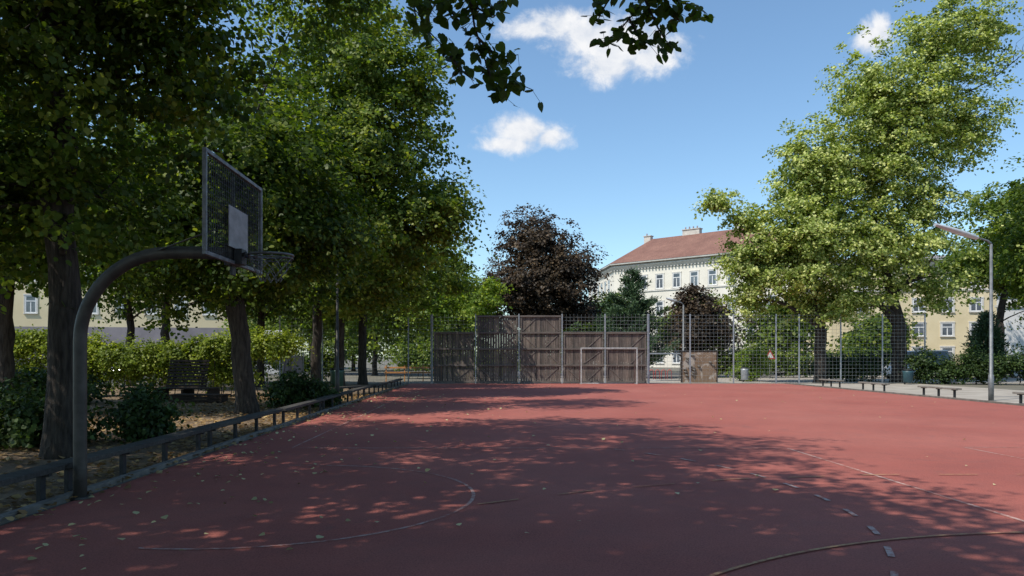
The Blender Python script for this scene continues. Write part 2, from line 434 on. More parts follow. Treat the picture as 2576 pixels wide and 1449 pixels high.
for r in range(4):
    for k in range(K):
        def q(r,k):
            a=2*math.pi*(k+.5*(r%2))/K; rad=R*(1-.10*r-.01*r*r); return rc+V((rad*math.cos(a),rad*math.sin(a),-.02-.068*r+random.uniform(-.006,.006)))
        for dk in ((0,1) if r%2 else (-1,0)):
            a,b=q(r,k),q(r+1,k+dk)
            for s in range(4):
                p0=a.lerp(b,s/4+.02); p1=a.lerp(b,(s+1)/4-.02); mb.bar(p0,p1,.008 if s%2 else .004,.004 if s%2 else .008)
part('chain_net',mb.mesh('chain_net',[m_chain],fix=False),hoop,(BX,BY,0))
for yy in(-.55,.55):
    mb=MB()
    mb.tube([(.75,0,2.66),(BX-.03,BY+yy,2.85)],.010,8)
    part('brace',mb.mesh('brace',[m_pole]),hoop)
# ------------------------------------------------------------------ low benches
def low_bench(L,loc,label,nleg,mw=m_bench):
    b=thing('low_bench',label,'bench',loc,group='low plank benches lining the court')
    mb=MB(); mb.box((0,L/2,.36),(.24,L-.04,.06)); 
    part('seat',mb.mesh('seat',[mw],bevel=.008),b)
    ml=MB(); ml.box((0,0,.165),(.05,.09,.33)); ml.box((0,0,.315),(.20,.06,.03)); lm=ml.mesh('leg',[m_dark],bevel=.004)
    for i in range(nleg): part('leg',lm,b,(0,.25+(L-.5)*i/(nleg-1),0))
    return b
LB='weathered dark plank bench on short posts along the red court'
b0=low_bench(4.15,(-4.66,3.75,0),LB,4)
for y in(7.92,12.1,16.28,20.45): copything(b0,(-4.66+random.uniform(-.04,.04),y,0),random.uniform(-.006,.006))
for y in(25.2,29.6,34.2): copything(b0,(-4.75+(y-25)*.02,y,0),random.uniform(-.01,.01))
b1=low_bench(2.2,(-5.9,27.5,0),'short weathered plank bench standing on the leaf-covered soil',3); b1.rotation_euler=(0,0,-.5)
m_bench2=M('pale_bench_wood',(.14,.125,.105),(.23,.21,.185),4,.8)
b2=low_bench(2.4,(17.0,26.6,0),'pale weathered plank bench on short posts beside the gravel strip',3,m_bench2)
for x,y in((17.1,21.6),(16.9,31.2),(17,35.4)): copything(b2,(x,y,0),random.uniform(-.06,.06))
# ------------------------------------------------------------------ timber rebound wall
wall=thing('timber_rebound_wall','weathered dark brown timber rebound wall with cross braces and a raised middle behind the goal','wall',(0,41.45,0))
PX=[-3.19,-.75,1.69,4.12,6.54,8.95]; TOP=[2.92,3.86,3.86,2.92,2.92]
for i in range(5):
    xa,xb=PX[i]+.07,PX[i+1]-.07; zt=TOP[i]; W=xb-xa
    mb=MB(); n=16
    for k in range(n):
        cx=xa+W*(k+.5)/n; dy=random.uniform(-.006,.006)
        mb.box((cx,.05+dy,.06+(zt-.06)/2+random.uniform(-.015,.015)),(W/n-.010,.025,zt-.10))
    pl=part('plank_panel',mb.mesh('plank_panel',[m_wall],bevel=0),wall)
    mb=MB(); rails=[.10,1.03,1.96,zt-.06]
    if zt>3: rails=[.10,1.03,1.96,2.87,zt-.06]
    for r in rails: mb.box(((xa+xb)/2,-.006,r),(W,.07,.10))
    for x in(xa+.05,xb-.05):
        for a,b in zip(rails[:-1],rails[1:]): mb.box((x,.003,(a+b)/2),(.08,.05,b-a-.104))
    for q,(a,b) in enumerate(zip(rails[:-1],rails[1:])):
        a2,b2=a+.05,b-.05; H=b2-a2; X=min(H*.95,W*.36)
        up=q%2==1
        def br(x0,z0,x1,z1): mb.bar((x0,.020,z0),(x1,.020,z1),.05,.016,up=(0,-1,0))
        xl,xr=xa+.12,xb-.12
        if i==2 or i==1:
            if up: br(xl,a2+.04,xl+X,b2-.04); br(xr,a2+.04,xr-X,b2-.04)
            else: br(xl,b2-.04,xl+X,a2+.04); br(xr,b2-.04,xr-X,a2+.04)
        elif i==3:
            if q==0: br(xl,b2-.04,xl+X,a2+.04); br(xr,b2-.04,xr-X,a2+.04)
            elif q==2: br(xr,b2-.04,xr-X,a2+.04)
            else: br(xr-X*1.3,a2+.04,xr,b2-.04)
        elif i==4:
            if q==2: br(xr,b2-.04,xr-X,a2+.04)
            elif q==1: br(xr,b2-.04,xr-X,a2+.04)
            else: br(xl,b2-.04,xl+X,a2+.04)
        else:
            if q==2: br(xr-X,a2+.04,xr,b2-.04)
            elif q==0: br(xr,b2-.04,xr-X*1.2,a2+.04)
    part('frame',mb.mesh('frame',[m_wallf],bevel=.004),wall)
# ------------------------------------------------------------------ mesh fences
def fence(label,xs,y,h,ztop_skip=None,thick=.03):
    f=thing('mesh_fence',label,'fence',(xs[0],y,0),group='tall wire mesh fences around the court')
    pm=MB(); pm.box((0,0,h/2),(.07,.06,h)); pmesh=pm.mesh('post',[m_galv],bevel=.006)
    for x in xs: part('post',pmesh,f,(x-xs[0],-.10 if ztop_skip else 0,0))
    for i,(a,b) in enumerate(zip(xs[:-1],xs[1:])):
        W=b-a-.07; mb=MB(); z0=.06
        if ztop_skip and ztop_skip[i]: z0=ztop_skip[i]
        if h-z0<.15: continue
        n=int(W/.2)
        for k in range(n+1): mb.box((W*(k/n-.5),0,(h+z0)/2),(.006,.006,h-z0))
        z=z0
        while z<h: mb.box((0,-.010,z),(W,.008,.009)); z+=.2
        part('wire_panel',mb.mesh('wire_panel',[m_wire],fix=False),f,((a+b)/2-xs[0],0,0))
    return f
fence('galvanised steel posts and wire mesh rising behind the timber wall',PX,41.52,3.93,[2.95,3.88,3.88,2.95,2.95])
fence('tall galvanised wire mesh fence beside the playground',[9.02,11.35,13.8,16.2,17.5,19.85,22.2,24.6],41.5,3.93)
fence('tall wire mesh fence in tree shade next to the timber wall',[-14.2,-11.8,-9.4,-7.0,-4.55,-3.26],41.5,3.9)
# ------------------------------------------------------------------ goals
def goal(loc,label,w,h,d,mat,r=.08):
    g=thing('football_goal',label,'goal',loc,group='small football goals')
    mb=MB()
    mb.box((-w/2,0,h/2),(r,r,h)); mb.box((w/2,0,h/2),(r,r,h)); mb.box((0,0,h-r/2),(w-r-.002,r,r))
    part('front_frame',mb.mesh('front_frame',[mat],bevel=.01),g)
    mb=MB()
    for s in(-1,1): mb.tube([(s*w/2,.04,h-.05),(s*w/2,d*.5,h-.08),(s*w/2,d,.03)],.02,8); mb.tube([(s*w/2,.04,.03),(s*w/2,d,.03)],.02,8)
    mb.tube([(-w/2,d,.03),(w/2,d,.03)],.02,8)
    part('rear_stay',mb.mesh('rear_stay',[m_galv]),g)
    return g
goal((6.6,40.4,0),'bare pale metal football goal frame standing before the timber wall',3.06,2.02,.8,m_goal,.065)
goal((10.95,45.5,0),'bare metal goal frame on pale gravel behind the wire fence',2.1,1.75,.9,m_galv)
# ------------------------------------------------------------------ climbing board
cb=thing('climbing_board','brown climbing board with worn patches and holds behind the fence','climbing board',(12.35,43.2,0))
mb=MB(); mb.box((0,0,.9),(2.0,.08,1.8)); part('panel',mb.mesh('panel',[m_climb],bevel=.01),cb)
mb=MB()
for s in(-1,1): mb.box((s*1.04,0,.93),(.08,.12,1.86))
mb.box((0,0,1.84),(2.0,.12,.07)); part('frame',mb.mesh('frame',[m_brownwood],bevel=.01),cb)
mb=MB(); mb.tube([(-.07,0,0),(-.05,-.05,0.02),(.0,-.07,0),(.05,-.05,-.01),(.07,0,0)],[.03,.04,.045,.04,.03],8); hm=mb.mesh('hold',[m_curb])
for k in range(16): part('hold',hm,cb,(random.uniform(-.85,.85),-.05,random.uniform(.25,1.65)))
# ------------------------------------------------------------------ street lamps
def lamp(loc,label,h,arm,head,lean=-1):
    l=thing('street_lamp',label,'street lamp',loc,group='slim lamp posts around the court')
    mb=MB(); mb.tube([(0,0,-.05),(0,0,.9),(0,0,.92),(0,0,h)],[.085,.085,.06,.045],14); mb.tube([(0,0,h),(lean*.12,0,h+.12),(lean*.45,0,h+.22),(lean*.8,0,h+.30)],[.042,.035,.03,.03],10)
    part('pole',mb.mesh('pole',[m_lpole]),l)
    mb=MB(); a=V((lean*.50,0,h+.22)); b=V((lean*(.50+head),0,h+.22+head*.32))
    vs=[];n=8
    for i in range(n+1):
        t=i/n; p=a.lerp(b,t); w=.06+.12*math.sin(math.pi*min(1,t*.75+.18)); th=.045+.045*math.sin(math.pi*min(1,t*.8+.15))
        for q in range(12):
            an=2*math.pi*q/12; vs.append(p+V((0,w*math.cos(an),th*math.sin(an))))
    fs=[(i*12+q,i*12+(q+1)%12,(i+1)*12+(q+1)%12,(i+1)*12+q) for i in range(n) for q in range(12)]
    mb.add(vs,fs,0,True); mb.add([vs[q] for q in range(12)],[tuple(range(12))]); mb.add([vs[n*12+q] for q in range(12)],[tuple(range(12))])
    part('lamp_head',mb.mesh('lamp_head',[m_lhead]),l)
    return l
lamp((17.48,25.6,0),'slim grey street lamp with an angled pale head beside the benches',5.45,1,1.45)
lamp((11.9,45,0),'slim grey street lamp with a short pale head behind the fence',4.7,1,.55)
lp=thing('lamp_post','slim dark lamp post standing in tree shade by the bench row','lamp post',(-4.95,24,0))
mb=MB(); mb.tube([(0,0,-.05),(0,0,1.1),(0,0,1.12),(0,0,5.2)],[.07,.07,.045,.04],12); part('pole',mb.mesh('pole',[m_pole]),lp)
mb=MB(); mb.tube([(0,0,5.2),(0,0,5.26),(0,0,5.5),(0,0,5.56)],[.06,.2,.22,.05],14); part('lamp_head',mb.mesh('lamp_head',[m_plate]),lp)
# ------------------------------------------------------------------ bins
def bin_(loc,label,mat,r=.2,h=.75):
    b=thing('litter_bin',label,'litter bin',loc,group='litter bins')
    mb=MB(); mb.tube([(0,0,.12),(0,0,.16),(0,0,h-.1),(0,0,h),(0,0,h)],[r*.85,r*.95,r,r*1.05,r*.9],18); part('body',mb.mesh('body',[mat]),b)
    mb=MB(); mb.box((0,r+.05,.5),(.06,.06,1.0)); part('post',mb.mesh('post',[m_dark],bevel=.004),b)
    mb=MB(); mb.tube([(0,0,h+.001),(0,0,h+.06),(0,0,h+.08)],[r*.8,r*1.06,r*.7],18); part('lid',mb.mesh('lid',[m_dark]),b)
    return b
bin_((-6.1,29.5,0),'dark green litter bin under the trees beside the benches',m_green,.27,1.0)
bin_((22.9,40.2,0),'teal litter bin at the foot of a large tree',m_teal,.26,.75)
bin_((15.3,44.0,0),'silver round litter bin behind the wire fence',m_galv,.22,.8)
# ------------------------------------------------------------------ lounger bench
lb=thing('wooden_lounge_bench','large dark slatted wooden bench with tall leaning back and low step','bench',(-10.7,25.6,0),rz=-.12)
R=Matrix.Rotation(math.radians(-18),3,'X')
mb=MB()
for k in range(9): 
    zz=.45+.11*k; mb.box((-.15,.55+(zz-.45)*.3,zz+.05),(1.5,.03,.08),0,R)
for x in(-.7,.4): mb.bar((x,.60,.35),(x,.92,1.42),.06,.04)
part('backrest',mb.mesh('backrest',[m_brownwood],bevel=.004),lb)
mb=MB()
for k in range(6): mb.box((.2,-.35+.14*k,.44),(2.2,.115,.04))
part('seat',mb.mesh('seat',[m_brownwood],bevel=.004),lb)
mb=MB()
for k in range(5): mb.box((1.1,-1.1+.14*k,.26),(1.9,.115,.04))
for x in(.3,1.9): mb.box((x,-.8,.12),(.08,.62,.23))
for k in range(2): mb.box((1.1,-1.16,.08+.1*k),(1.9,.03,.08))
part('step',mb.mesh('step',[m_brownwood],bevel=.004),lb)
lm=MB(); lm.box((0,0,.2),(.09,.75,.41)); lmm=lm.mesh('leg',[m_brownwood],bevel=.004)
for x in(-.75,.2,1.15): part('leg',lmm,lb,(x,.05,0))
# ------------------------------------------------------------------ signs
bb=thing('billboard','small white and red roadside billboard on two posts','billboard',(-14.7,50,0))
mb=MB(); mb.box((0,0,2.8),(1.3,.08,1.0)); part('panel',mb.mesh('panel',[m_white],bevel=.01),bb)
mb=MB(); mb.box((0,-.046,2.5),(1.2,.006,.22)); part('red_band',mb.mesh('red_band',[m_red]),bb)
mb=MB(); mb.box((0,.08,1.5),(.07,.07,3.0)); pm_=mb.mesh('post',[m_galv])
for x in(-.5,.5): part('post',pm_,bb,(x,0,0))
ib=thing('notice_board','grey notice board on two posts beside the trees','notice board',(-9.6,36,0))
mb=MB(); mb.box((0,-.04,1.15),(.95,.05,.85)); part('panel',mb.mesh('panel',[m_mauve],bevel=.01),ib)
mb=MB(); mb.box((0,.03,.85),(.05,.07,1.7)); pm_=mb.mesh('post',[m_galv])
for x in(-.5,.5): part('post',pm_,ib,(x,0,0))
ws=thing('warning_sign','triangular warning sign with red border on a thin post','traffic sign',(19.3,50.5,0))
mb=MB(); mb.prism([(-.38,1.35),(.38,1.35),(0,2.0)],'y',-.01,.01); part('sign_plate',mb.mesh('sign_plate',[m_red]),ws)
mb=MB(); mb.prism([(-.24,1.43),(.24,1.43),(0,1.84)],'y',-.016,-.0105); part('sign_field',mb.mesh('sign_field',[m_white]),ws)
mb=MB(); mb.tube([(0,.04,0),(0,.04,2.05)],.025,8); part('post',mb.mesh('post',[m_galv]),ws)
rl=thing('orange_railing','low railing with faded orange bars behind the fence','railing',(-4.6,45,0))
mb=MB()
for zz in(.55,.85): mb.box((0,0,zz),(3.6,.05,.10))
for x in np.linspace(-1.7,1.7,4): mb.box((x,.055,.5),(.06,.06,1.0))
part('rail',mb.mesh('rail',[m_orange],bevel=.006),rl)
br=thing('bicycle_rack','red tubular bicycle rack on the pale gravel','bicycle rack',(11.3,49,0))
mb=MB()
for k in range(4):
    x=k*.4-.6; mb.tube([(x,0,0),(x,0,.5)]+[(x+.13-.13*math.cos(a),0,.5+.15*math.sin(a)) for a in np.linspace(.3,math.pi-.3,6)]+[(x+.26,0,.5),(x+.26,0,0)],.022,8)
part('hoops',mb.mesh('hoops',[m_red]),br)
sp_=thing('leaning_post','pale leaning timber post behind the goal','post',(9.75,46.5,0))
mb=MB(); mb.tube([(0,0,0),(-.06,0,.8),(-.14,0,1.65)],[.10,.09,.07],9,jit=.05); part('post',mb.mesh('post',[m_white]),sp_)
# ------------------------------------------------------------------ cars
def car(loc,rz,label,mat,van=False):
    c=thing('parked_car',label,'car',loc,rz,group='cars parked along the street')
    body=[(-2.1,.28),(-2.12,.62),(-1.98,.82),(-1.1,.95),(1.5,.98),(2.02,.88),(2.1,.6),(2.08,.28)]
    cab=[(-1.15,.94),(-.45,1.42),(.9,1.45),(1.45,1.30),(1.85,.95)] if not van else [(-1.4,.94),(-.9,1.85),(1.9,1.9),(2.0,.95)]
    mb=MB(); mb.prism(body,'y',-.85,.85); part('body',mb.mesh('body',[mat],bevel=.06),c)
    vs=[];n=len(cab)
    for s in(-1,1):
        for x,zz in cab: vs.append((x,s*(.80-.22*(zz-.94)),zz))
    mb=MB(); mb.add(vs,[tuple(range(n)),tuple(reversed(range(n,2*n)))]); 
    mb.add(vs,[(i,i+n,i+1+n,i+1) for i in range(n-1)])
    part('window_glass',mb.mesh('window_glass',[m_glass]),c)
    mb=MB()
    (xa,za),(xb,zb_)=cab[1],cab[-2]
    mb.prism([(xa-.04,za-.005),(xa+.1,za+.05),(xb-.1,zb_+.06),(xb+.04,zb_-.02)],'y',-.70,.70); part('roof',mb.mesh('roof',[mat],bevel=.02),c)
    wm=MB(); wm.tube([(0,-.1,0),(0,.1,0)],.31,20); wmm=wm.mesh('wheel',[m_rubber])
    hb=MB(); hb.tube([(0,-.112,0),(0,-.101,0)],.19,14); hb.tube([(0,.101,0),(0,.112,0)],.19,14); hbm=hb.mesh('rim',[m_galv])
    for x in(-1.35,1.35):
        for y in(-.78,.78):
            w=part('wheel',wmm,c,(x,y,.31)); part('rim',hbm,w)
    return c
car((29,50,0),.1,'white van parked beyond the hedge',m_carw,True)
car((36,53,0),.1,'blue car parked beyond the shrubs',m_carb)
car((-15.2,52,0),.2,'white car parked on the street beyond the trees',m_carw)
car((21.5,57,0),.1,'silver car parked on the street behind the fence',m_cars)
car((-22.5,46,0),1.5,'silver car parked beyond the vine hedge',m_cars)
# ------------------------------------------------------------------ buildings
def winmesh(w,h,surr=True,arch=False):
    mb=MB()
    if surr:
        mb.box((0,-.04,h+.09),(w+.34,.10,.14),0); mb.box((0,-.06,-.06),(w+.3,.16,.10),0)
        for s in(-1,1): mb.box((s*(w/2+.08),-.03,h/2),(.12,.07,h-.004),0)
    mb.box((0,-.012,h/2),(w,.02,h),2)
    t=.10
    for s in(-1,1): mb.box((s*(w/2-t/2),-.035,h/2),(t,.03,h),1)
    mb.box((0,-.035,t/2),(w-2*t,.03,t),1); mb.box((0,-.035,h-t/2),(w-2*t,.03,t),1)
    mb.box((0,-.036,(h*.66)/2),(t,.028,h*.66-t*2),1); mb.box((0,-.034,h*.68),(w-2*t,.026,t),1)
    return mb
def poly_building(name,label,fp,h,roofh,inset,wallm,edges,winspec,roofm=None,band=None,chim=[],lower=None):
    ox,oy=fp[0]; b=thing(name,label,'building',(ox,oy,0)); P=[V((x-ox,y-oy,0)) for x,y in fp]; n=len(P)
    mb=MB(); lz=lower or 0
    if lower:
        mb.add([(*p.xy,-.2) for p in P]+[(*p.xy,lz) for p in P],[(i,(i+1)%n,(i+1)%n+n,i+n) for i in range(n)],1)
    mb.add([(*p.xy,lz if lower else -.2) for p in P]+[(*p.xy,h) for p in P],[(i,(i+1)%n,(i+1)%n+n,i+n) for i in range(n)],0)
    part('wall',mb.mesh('wall',[wallm,m_mauve],fix=False),b)
    def off(d):
        out=[]
        for i in range(n):
            a,c,e=P[i-1],P[i],P[(i+1)%n]
            d1=(c-a).normalized();d2=(e-c).normalized(); n1=V((d1.y,-d1.x,0));n2=V((d2.y,-d2.x,0))
            m=(n1+n2); m=m/m.dot(n1)/1.0; out.append(c+m*d)
        return out
    def ring(d0,d1,z0,z1,mat,mb):
        A=off(d0);B=off(d1); mb.add([(*p.xy,z0) for p in A]+[(*p.xy,z1) for p in B],[(i,(i+1)%n,(i+1)%n+n,i+n) for i in range(n)],mat)
    mb=MB(); ring(.02,.35,h-.9,h-.5,0,mb); ring(.35,.35,h-.5,h-.38,0,mb); ring(.35,.7,h-.38,h-.2,1,mb); ring(.7,.75,h-.2,h,0,mb)
    ring(.02,.12,h*.72-.12,h*.72-.1,0,mb); ring(.12,.12,h*.72-.1,h*.72+.08,0,mb); ring(.12,.02,h*.72+.08,h*.72+.1,0,mb)
    for ei in edges:
        a,c=P[ei],P[(ei+1)%n]; L=(c-a).length; d=(c-a)/L; nr=V((d.y,-d.x,0)); k=int(L/.5)
        for i in range(k):
            q=a+d*(i+.5)*L/k+nr*.16; ang=math.atan2(d.y,d.x)
            mb.box((q.x,q.y,h-1.0),(.2,.28,.16),2,Matrix.Rotation(ang,3,'Z'))
    part('cornice',mb.mesh('cornice',[m_stone,m_cornd,m_dent],fix=False),b)
    mb=MB(); ring(.78,-inset,h+.003,h+roofh,0,mb); A=off(-inset); mb.add([(*p.xy,h+roofh) for p in A],[tuple(range(n))],0)
    rf=part('roof',mb.mesh('roof',[roofm or m_tile],fix=False),b)
    for (cx,cy,w,d,z0,z1) in chim:
        mb=MB(); mb.box((0,0,(z1-z0)/2),(w,d,z1-z0),0); mb.box((0,0,z1-z0+.06),(w+.2,d+.2,.12),0)
        for k in range(max(1,int(w/.6))): mb.tube([(-w/2+.3+k*.6,0,z1-z0+.1),(-w/2+.3+k*.6,0,z1-z0+.5)],.11,8,1)
        part('chimney',mb.mesh('chimney',[m_chim,m_mauve]),rf,(cx-ox,cy-oy,z0),rz=-.7)
    w,hh,sp,floors=winspec
    wm=winmesh(w,hh).mesh('window',[m_stone,m_white,m_glass])
    cnt=0
    for ei in edges:
        a,c=P[ei],P[(ei+1)%n]; L=(c-a).length; d=(c-a)/L; k=int((L-1.5)/sp); ang=math.atan2(d.y,d.x)
        for fz in floors:
            for i in range(k):
                if cnt>=98: break
                q=a+d*(L/2+(i-(k-1)/2)*sp); part('window',wm,b,(q.x,q.y,fz),rz=ang); cnt+=1
    return b
poly_building('apartment_building','ivory apartment house with red tiled hip roof and dark cornice',
  [(17.2,127),(18.3,107.7),(37.1,90.7),(46.6,101.5),(31,127)],15,4.2,6.5,m_facw,[0,1],(1.15,2.0,2.6,[11.0,7.2,3.6,.6]),
  chim=[(24.5,113,1.1,.8,17.0,19.9),(29.5,106.8,2.6,.9,17.5,19.9),(35,103,1,.8,18,19.9)])
poly_building('yellow_apartment_building','pale yellow plain apartment house with white framed windows',
  [(39,98),(39,84),(60,80),(62,98)],12.4,1.0,5,m_facy,[0,1],(1.2,1.45,2.9,[9.2,6.5,3.8,1.1]),roofm=m_mauve)
poly_building('white_house','white rendered house with small windows beyond the shrubs',
  [(51.5,72),(42.8,62),(60,60),(62,72)],8,3,5,m_facwhite,[1],(.9,1.5,3.2,[5.2,2.0]))
poly_building('corner_building','cream apartment house with grey plinth seen through the trees',
  [(-56,74),(-24,80),(-28,96),(-60,90)],16,4,5,m_facy,[0],(1.05,1.8,2.9,[12.6,9.3,6.0]),lower=4.6)
# ------------------------------------------------------------------ trees
GRP_L='linden trees along the shaded side of the court'
LT='leafy linden tree with dark furrowed trunk standing in leaf litter'
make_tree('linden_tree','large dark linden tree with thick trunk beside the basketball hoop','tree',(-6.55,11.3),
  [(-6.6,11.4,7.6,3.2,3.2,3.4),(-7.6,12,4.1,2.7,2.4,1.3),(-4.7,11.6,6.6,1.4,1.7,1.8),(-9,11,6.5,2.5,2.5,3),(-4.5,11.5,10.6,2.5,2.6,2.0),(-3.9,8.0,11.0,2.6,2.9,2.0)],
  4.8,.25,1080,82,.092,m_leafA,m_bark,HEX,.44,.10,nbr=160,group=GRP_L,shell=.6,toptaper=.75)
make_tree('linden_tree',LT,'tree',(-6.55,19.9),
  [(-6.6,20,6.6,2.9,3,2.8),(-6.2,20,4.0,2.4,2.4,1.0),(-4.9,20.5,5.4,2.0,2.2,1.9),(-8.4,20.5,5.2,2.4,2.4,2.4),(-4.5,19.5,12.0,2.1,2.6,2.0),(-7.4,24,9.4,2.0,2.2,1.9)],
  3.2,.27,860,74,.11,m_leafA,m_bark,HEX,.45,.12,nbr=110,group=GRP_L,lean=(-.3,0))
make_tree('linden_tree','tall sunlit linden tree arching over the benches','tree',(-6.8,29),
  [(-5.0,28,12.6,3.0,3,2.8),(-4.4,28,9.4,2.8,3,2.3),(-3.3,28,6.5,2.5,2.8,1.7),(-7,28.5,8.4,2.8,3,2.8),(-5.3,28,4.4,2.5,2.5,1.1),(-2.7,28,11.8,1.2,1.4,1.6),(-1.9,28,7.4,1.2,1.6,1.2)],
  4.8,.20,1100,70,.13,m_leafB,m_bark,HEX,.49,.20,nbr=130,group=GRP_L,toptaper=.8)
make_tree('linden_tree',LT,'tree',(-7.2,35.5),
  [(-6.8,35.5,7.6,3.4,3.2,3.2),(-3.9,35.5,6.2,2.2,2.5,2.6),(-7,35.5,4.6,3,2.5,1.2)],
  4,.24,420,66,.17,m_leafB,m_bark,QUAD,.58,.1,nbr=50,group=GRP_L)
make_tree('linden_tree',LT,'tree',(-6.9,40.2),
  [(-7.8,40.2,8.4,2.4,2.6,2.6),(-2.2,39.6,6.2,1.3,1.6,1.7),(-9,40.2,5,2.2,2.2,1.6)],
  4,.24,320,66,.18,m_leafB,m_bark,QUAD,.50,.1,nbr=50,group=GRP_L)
for i,(x,y,s,h) in enumerate([(-12.5,19,3.2,7.4),(-14.5,33,3.6,8.4),(-11.5,37,4,8.2),(-18.5,38,4.5,9.2),(-10.2,4.8,3.6,9.5),(-9.6,-1.2,3.4,9.5),(-15.6,22,2.2,7.4),(3.5,-9,4,9),(-14.5,3,4,9)]):  # unseen trees around the camera and one near the bench added to block light
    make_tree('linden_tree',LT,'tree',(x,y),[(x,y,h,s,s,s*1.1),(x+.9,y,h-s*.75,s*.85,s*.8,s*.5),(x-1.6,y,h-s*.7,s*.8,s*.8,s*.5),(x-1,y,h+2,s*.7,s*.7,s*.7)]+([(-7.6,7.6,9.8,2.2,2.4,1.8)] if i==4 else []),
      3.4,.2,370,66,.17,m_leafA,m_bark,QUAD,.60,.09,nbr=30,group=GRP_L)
def bough(mb):
    a=[(0,0,5.0),(1.8,1.0,6.0),(3.6,1.9,6.0),(5.0,2.3,5.2),(5.6,2.4,4.5)]
    mb.tube(a,[.14,.11,.075,.045,.02],9)
    mb.tube([a[2],(4.8,2.3,6.0),(6.3,2.5,5.3),(7.3,2.45,4.6)],[.07,.05,.035,.015],8)
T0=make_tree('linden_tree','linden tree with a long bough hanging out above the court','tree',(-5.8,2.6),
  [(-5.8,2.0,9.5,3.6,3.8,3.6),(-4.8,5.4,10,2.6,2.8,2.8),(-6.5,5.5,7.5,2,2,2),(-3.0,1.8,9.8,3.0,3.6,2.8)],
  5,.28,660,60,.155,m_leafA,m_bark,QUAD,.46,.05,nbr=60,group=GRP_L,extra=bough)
for x,y in((-5.9,-5.5),(-2.4,-4.0)):
    make_tree('linden_tree',LT,'tree',(x,y),[(x,y,9.5,3.8,3.8,3.8),(x+1.5,y+1.5,8.5,3,3,2.6)],4,.28,410,64,.17,m_leafA,m_bark,QUAD,.52,.05,nbr=30,group=GRP_L)
def spray(strands,nleaf,name):
    mb=MB(); C=[];D=[]
    for st in strands:
        pts=[V(p)-V((-5.8,2.6,0)) for p in st]
        K=len(pts); mb.tube(pts,[.010*(1-.75*i/(K-1)) for i in range(K)],6)
        L=[(pts[i+1]-pts[i]).length for i in range(K-1)]; T=sum(L); m=int(nleaf*T)
        for j in range(m):
            t=random.uniform(.05,1)*T; i=0
            while i<K-2 and t>L[i]: t-=L[i]; i+=1
            p=pts[i].lerp(pts[i+1],min(1,t/L[i])); d=V((random.gauss(0,1),random.gauss(0,1),random.gauss(-.35,.6))).normalized()
            l=random.uniform(.02,.11); e=p+d*l
            mb.tube([p,e],.0014,4,cap=False); C.append(e); D.append(V((d.x*.5,d.y*.5,-.8+random.uniform(-.3,.3))))
    C=np.array([tuple(c) for c in C]);D=np.array([tuple(c) for c in D]); n=len(C)
    nn=rng.normal(0,.6,(n,3))+np.array([0,-.55,.35])
    HEART=np.array([(0,.0),(.2,-.12),(.46,.05),(.5,.38),(.3,.72),(.0,1.05),(-.3,.72),(-.5,.38),(-.46,.05),(-.2,-.12)])
    t=part('hanging_branch',mb.mesh('hanging_branch',[m_twig]),T0)
    part('leaf_spray',leafmesh('leaf_spray',C,nn,rng.uniform(.045,.078,n),m_leafA,rng.normal(.3,.12,n),HEART,D,.15),t)
spray([[(-.2,5,4.6),(-.15,5,4.15),(-.10,5,3.80),(-.02,5.02,3.55),(.16,5,3.42),(.30,5,3.36)],
       [(-.13,5,3.95),(-.02,4.95,3.86),(.12,4.95,3.97)],[(-.08,5,3.72),(.06,5.05,3.6),(.2,5,3.6)],
       [(-.35,5.1,4.2),(-.42,5.05,3.95),(-.40,5,3.75),(-.28,5,3.62)],[(-.4,5,4.2),(-.52,5.1,3.98),(-.5,5.1,3.85)],
       [(-.02,5,3.55),(.02,5,3.42),(.10,5,3.32)],[(-.3,5,3.64),(-.2,5.0,3.5),(-.1,5.0,3.42)],[(.0,5.1,4.3),(-.28,5.1,3.98),(-.2,5,3.8)]],90,'a')
spray([[(1.2,5.05,4.6),(1.12,5.05,4.2),(1.02,5,3.92),(.88,5,3.76),(.78,5,3.68)],[(1.05,5,4.0),(1.15,5,3.78),(1.24,5,3.64)],
       [(1.15,5.05,4.2),(1.3,5.05,3.98),(1.42,5,3.93),(1.48,5,3.88)],[(.9,5,4.1),(.8,5,3.95),(.74,5,3.84)],[(1.1,5,4.1),(1.25,5,3.9),(1.3,5,3.82)],[(.95,5,3.85),(1.02,5,3.72),(1.1,5,3.66)]],90,'b')
# ---- right side flowering lindens
GRP_R='sunlit flowering linden trees beyond the court'
def dead(mb):
    mb.tube([(1.6,0,15.2),(3.2,0,16.6),(5.4,0,17.7),(7.2,0,19.2),(8.6,0,20.2)],[.07,.05,.035,.022,.01],6)
    for k in range(16):
        t=k/16; a=V((3.2+5*t,0,16.6+3.3*t)); b=a+V((random.uniform(-.1,1.3),random.uniform(-.6,.6),random.uniform(.2,1.5)*(1 if k%3 else -.5))); mb.tube(curve(a,b,.05,3,.1),[.022,.015,.010,.006],4)
make_tree('linden_tree','tall sunlit yellow green flowering linden beyond the gravel strip','tree',(24,43),
  [(26.3,43,20.1,2.7,2.7,3.1),(22.4,43,17.6,2.5,2.4,2.8),(27.6,43,15.6,2.3,2.5,3.4),(24.6,43,16.6,2.8,2.8,3),(23.6,43,13.4,3.6,3.6,3.8),(20.4,43,13.0,2.5,2.8,3.0),
   (22.6,43,8.4,4.5,4.2,3.3),(25.9,43,5.8,2.4,2.3,1.7),(21.2,43,5,2.8,2.8,1.1),(29.1,43,20.5,1.5,1.7,2.6),(25.6,43,10.2,2.3,2.3,2.2)],
  3.4,.42,1650,66,.165,m_leafR,m_bark,QUAD,.48,.34,nbr=200,group=GRP_R,limbr=.7,shell=.56,extra=dead)
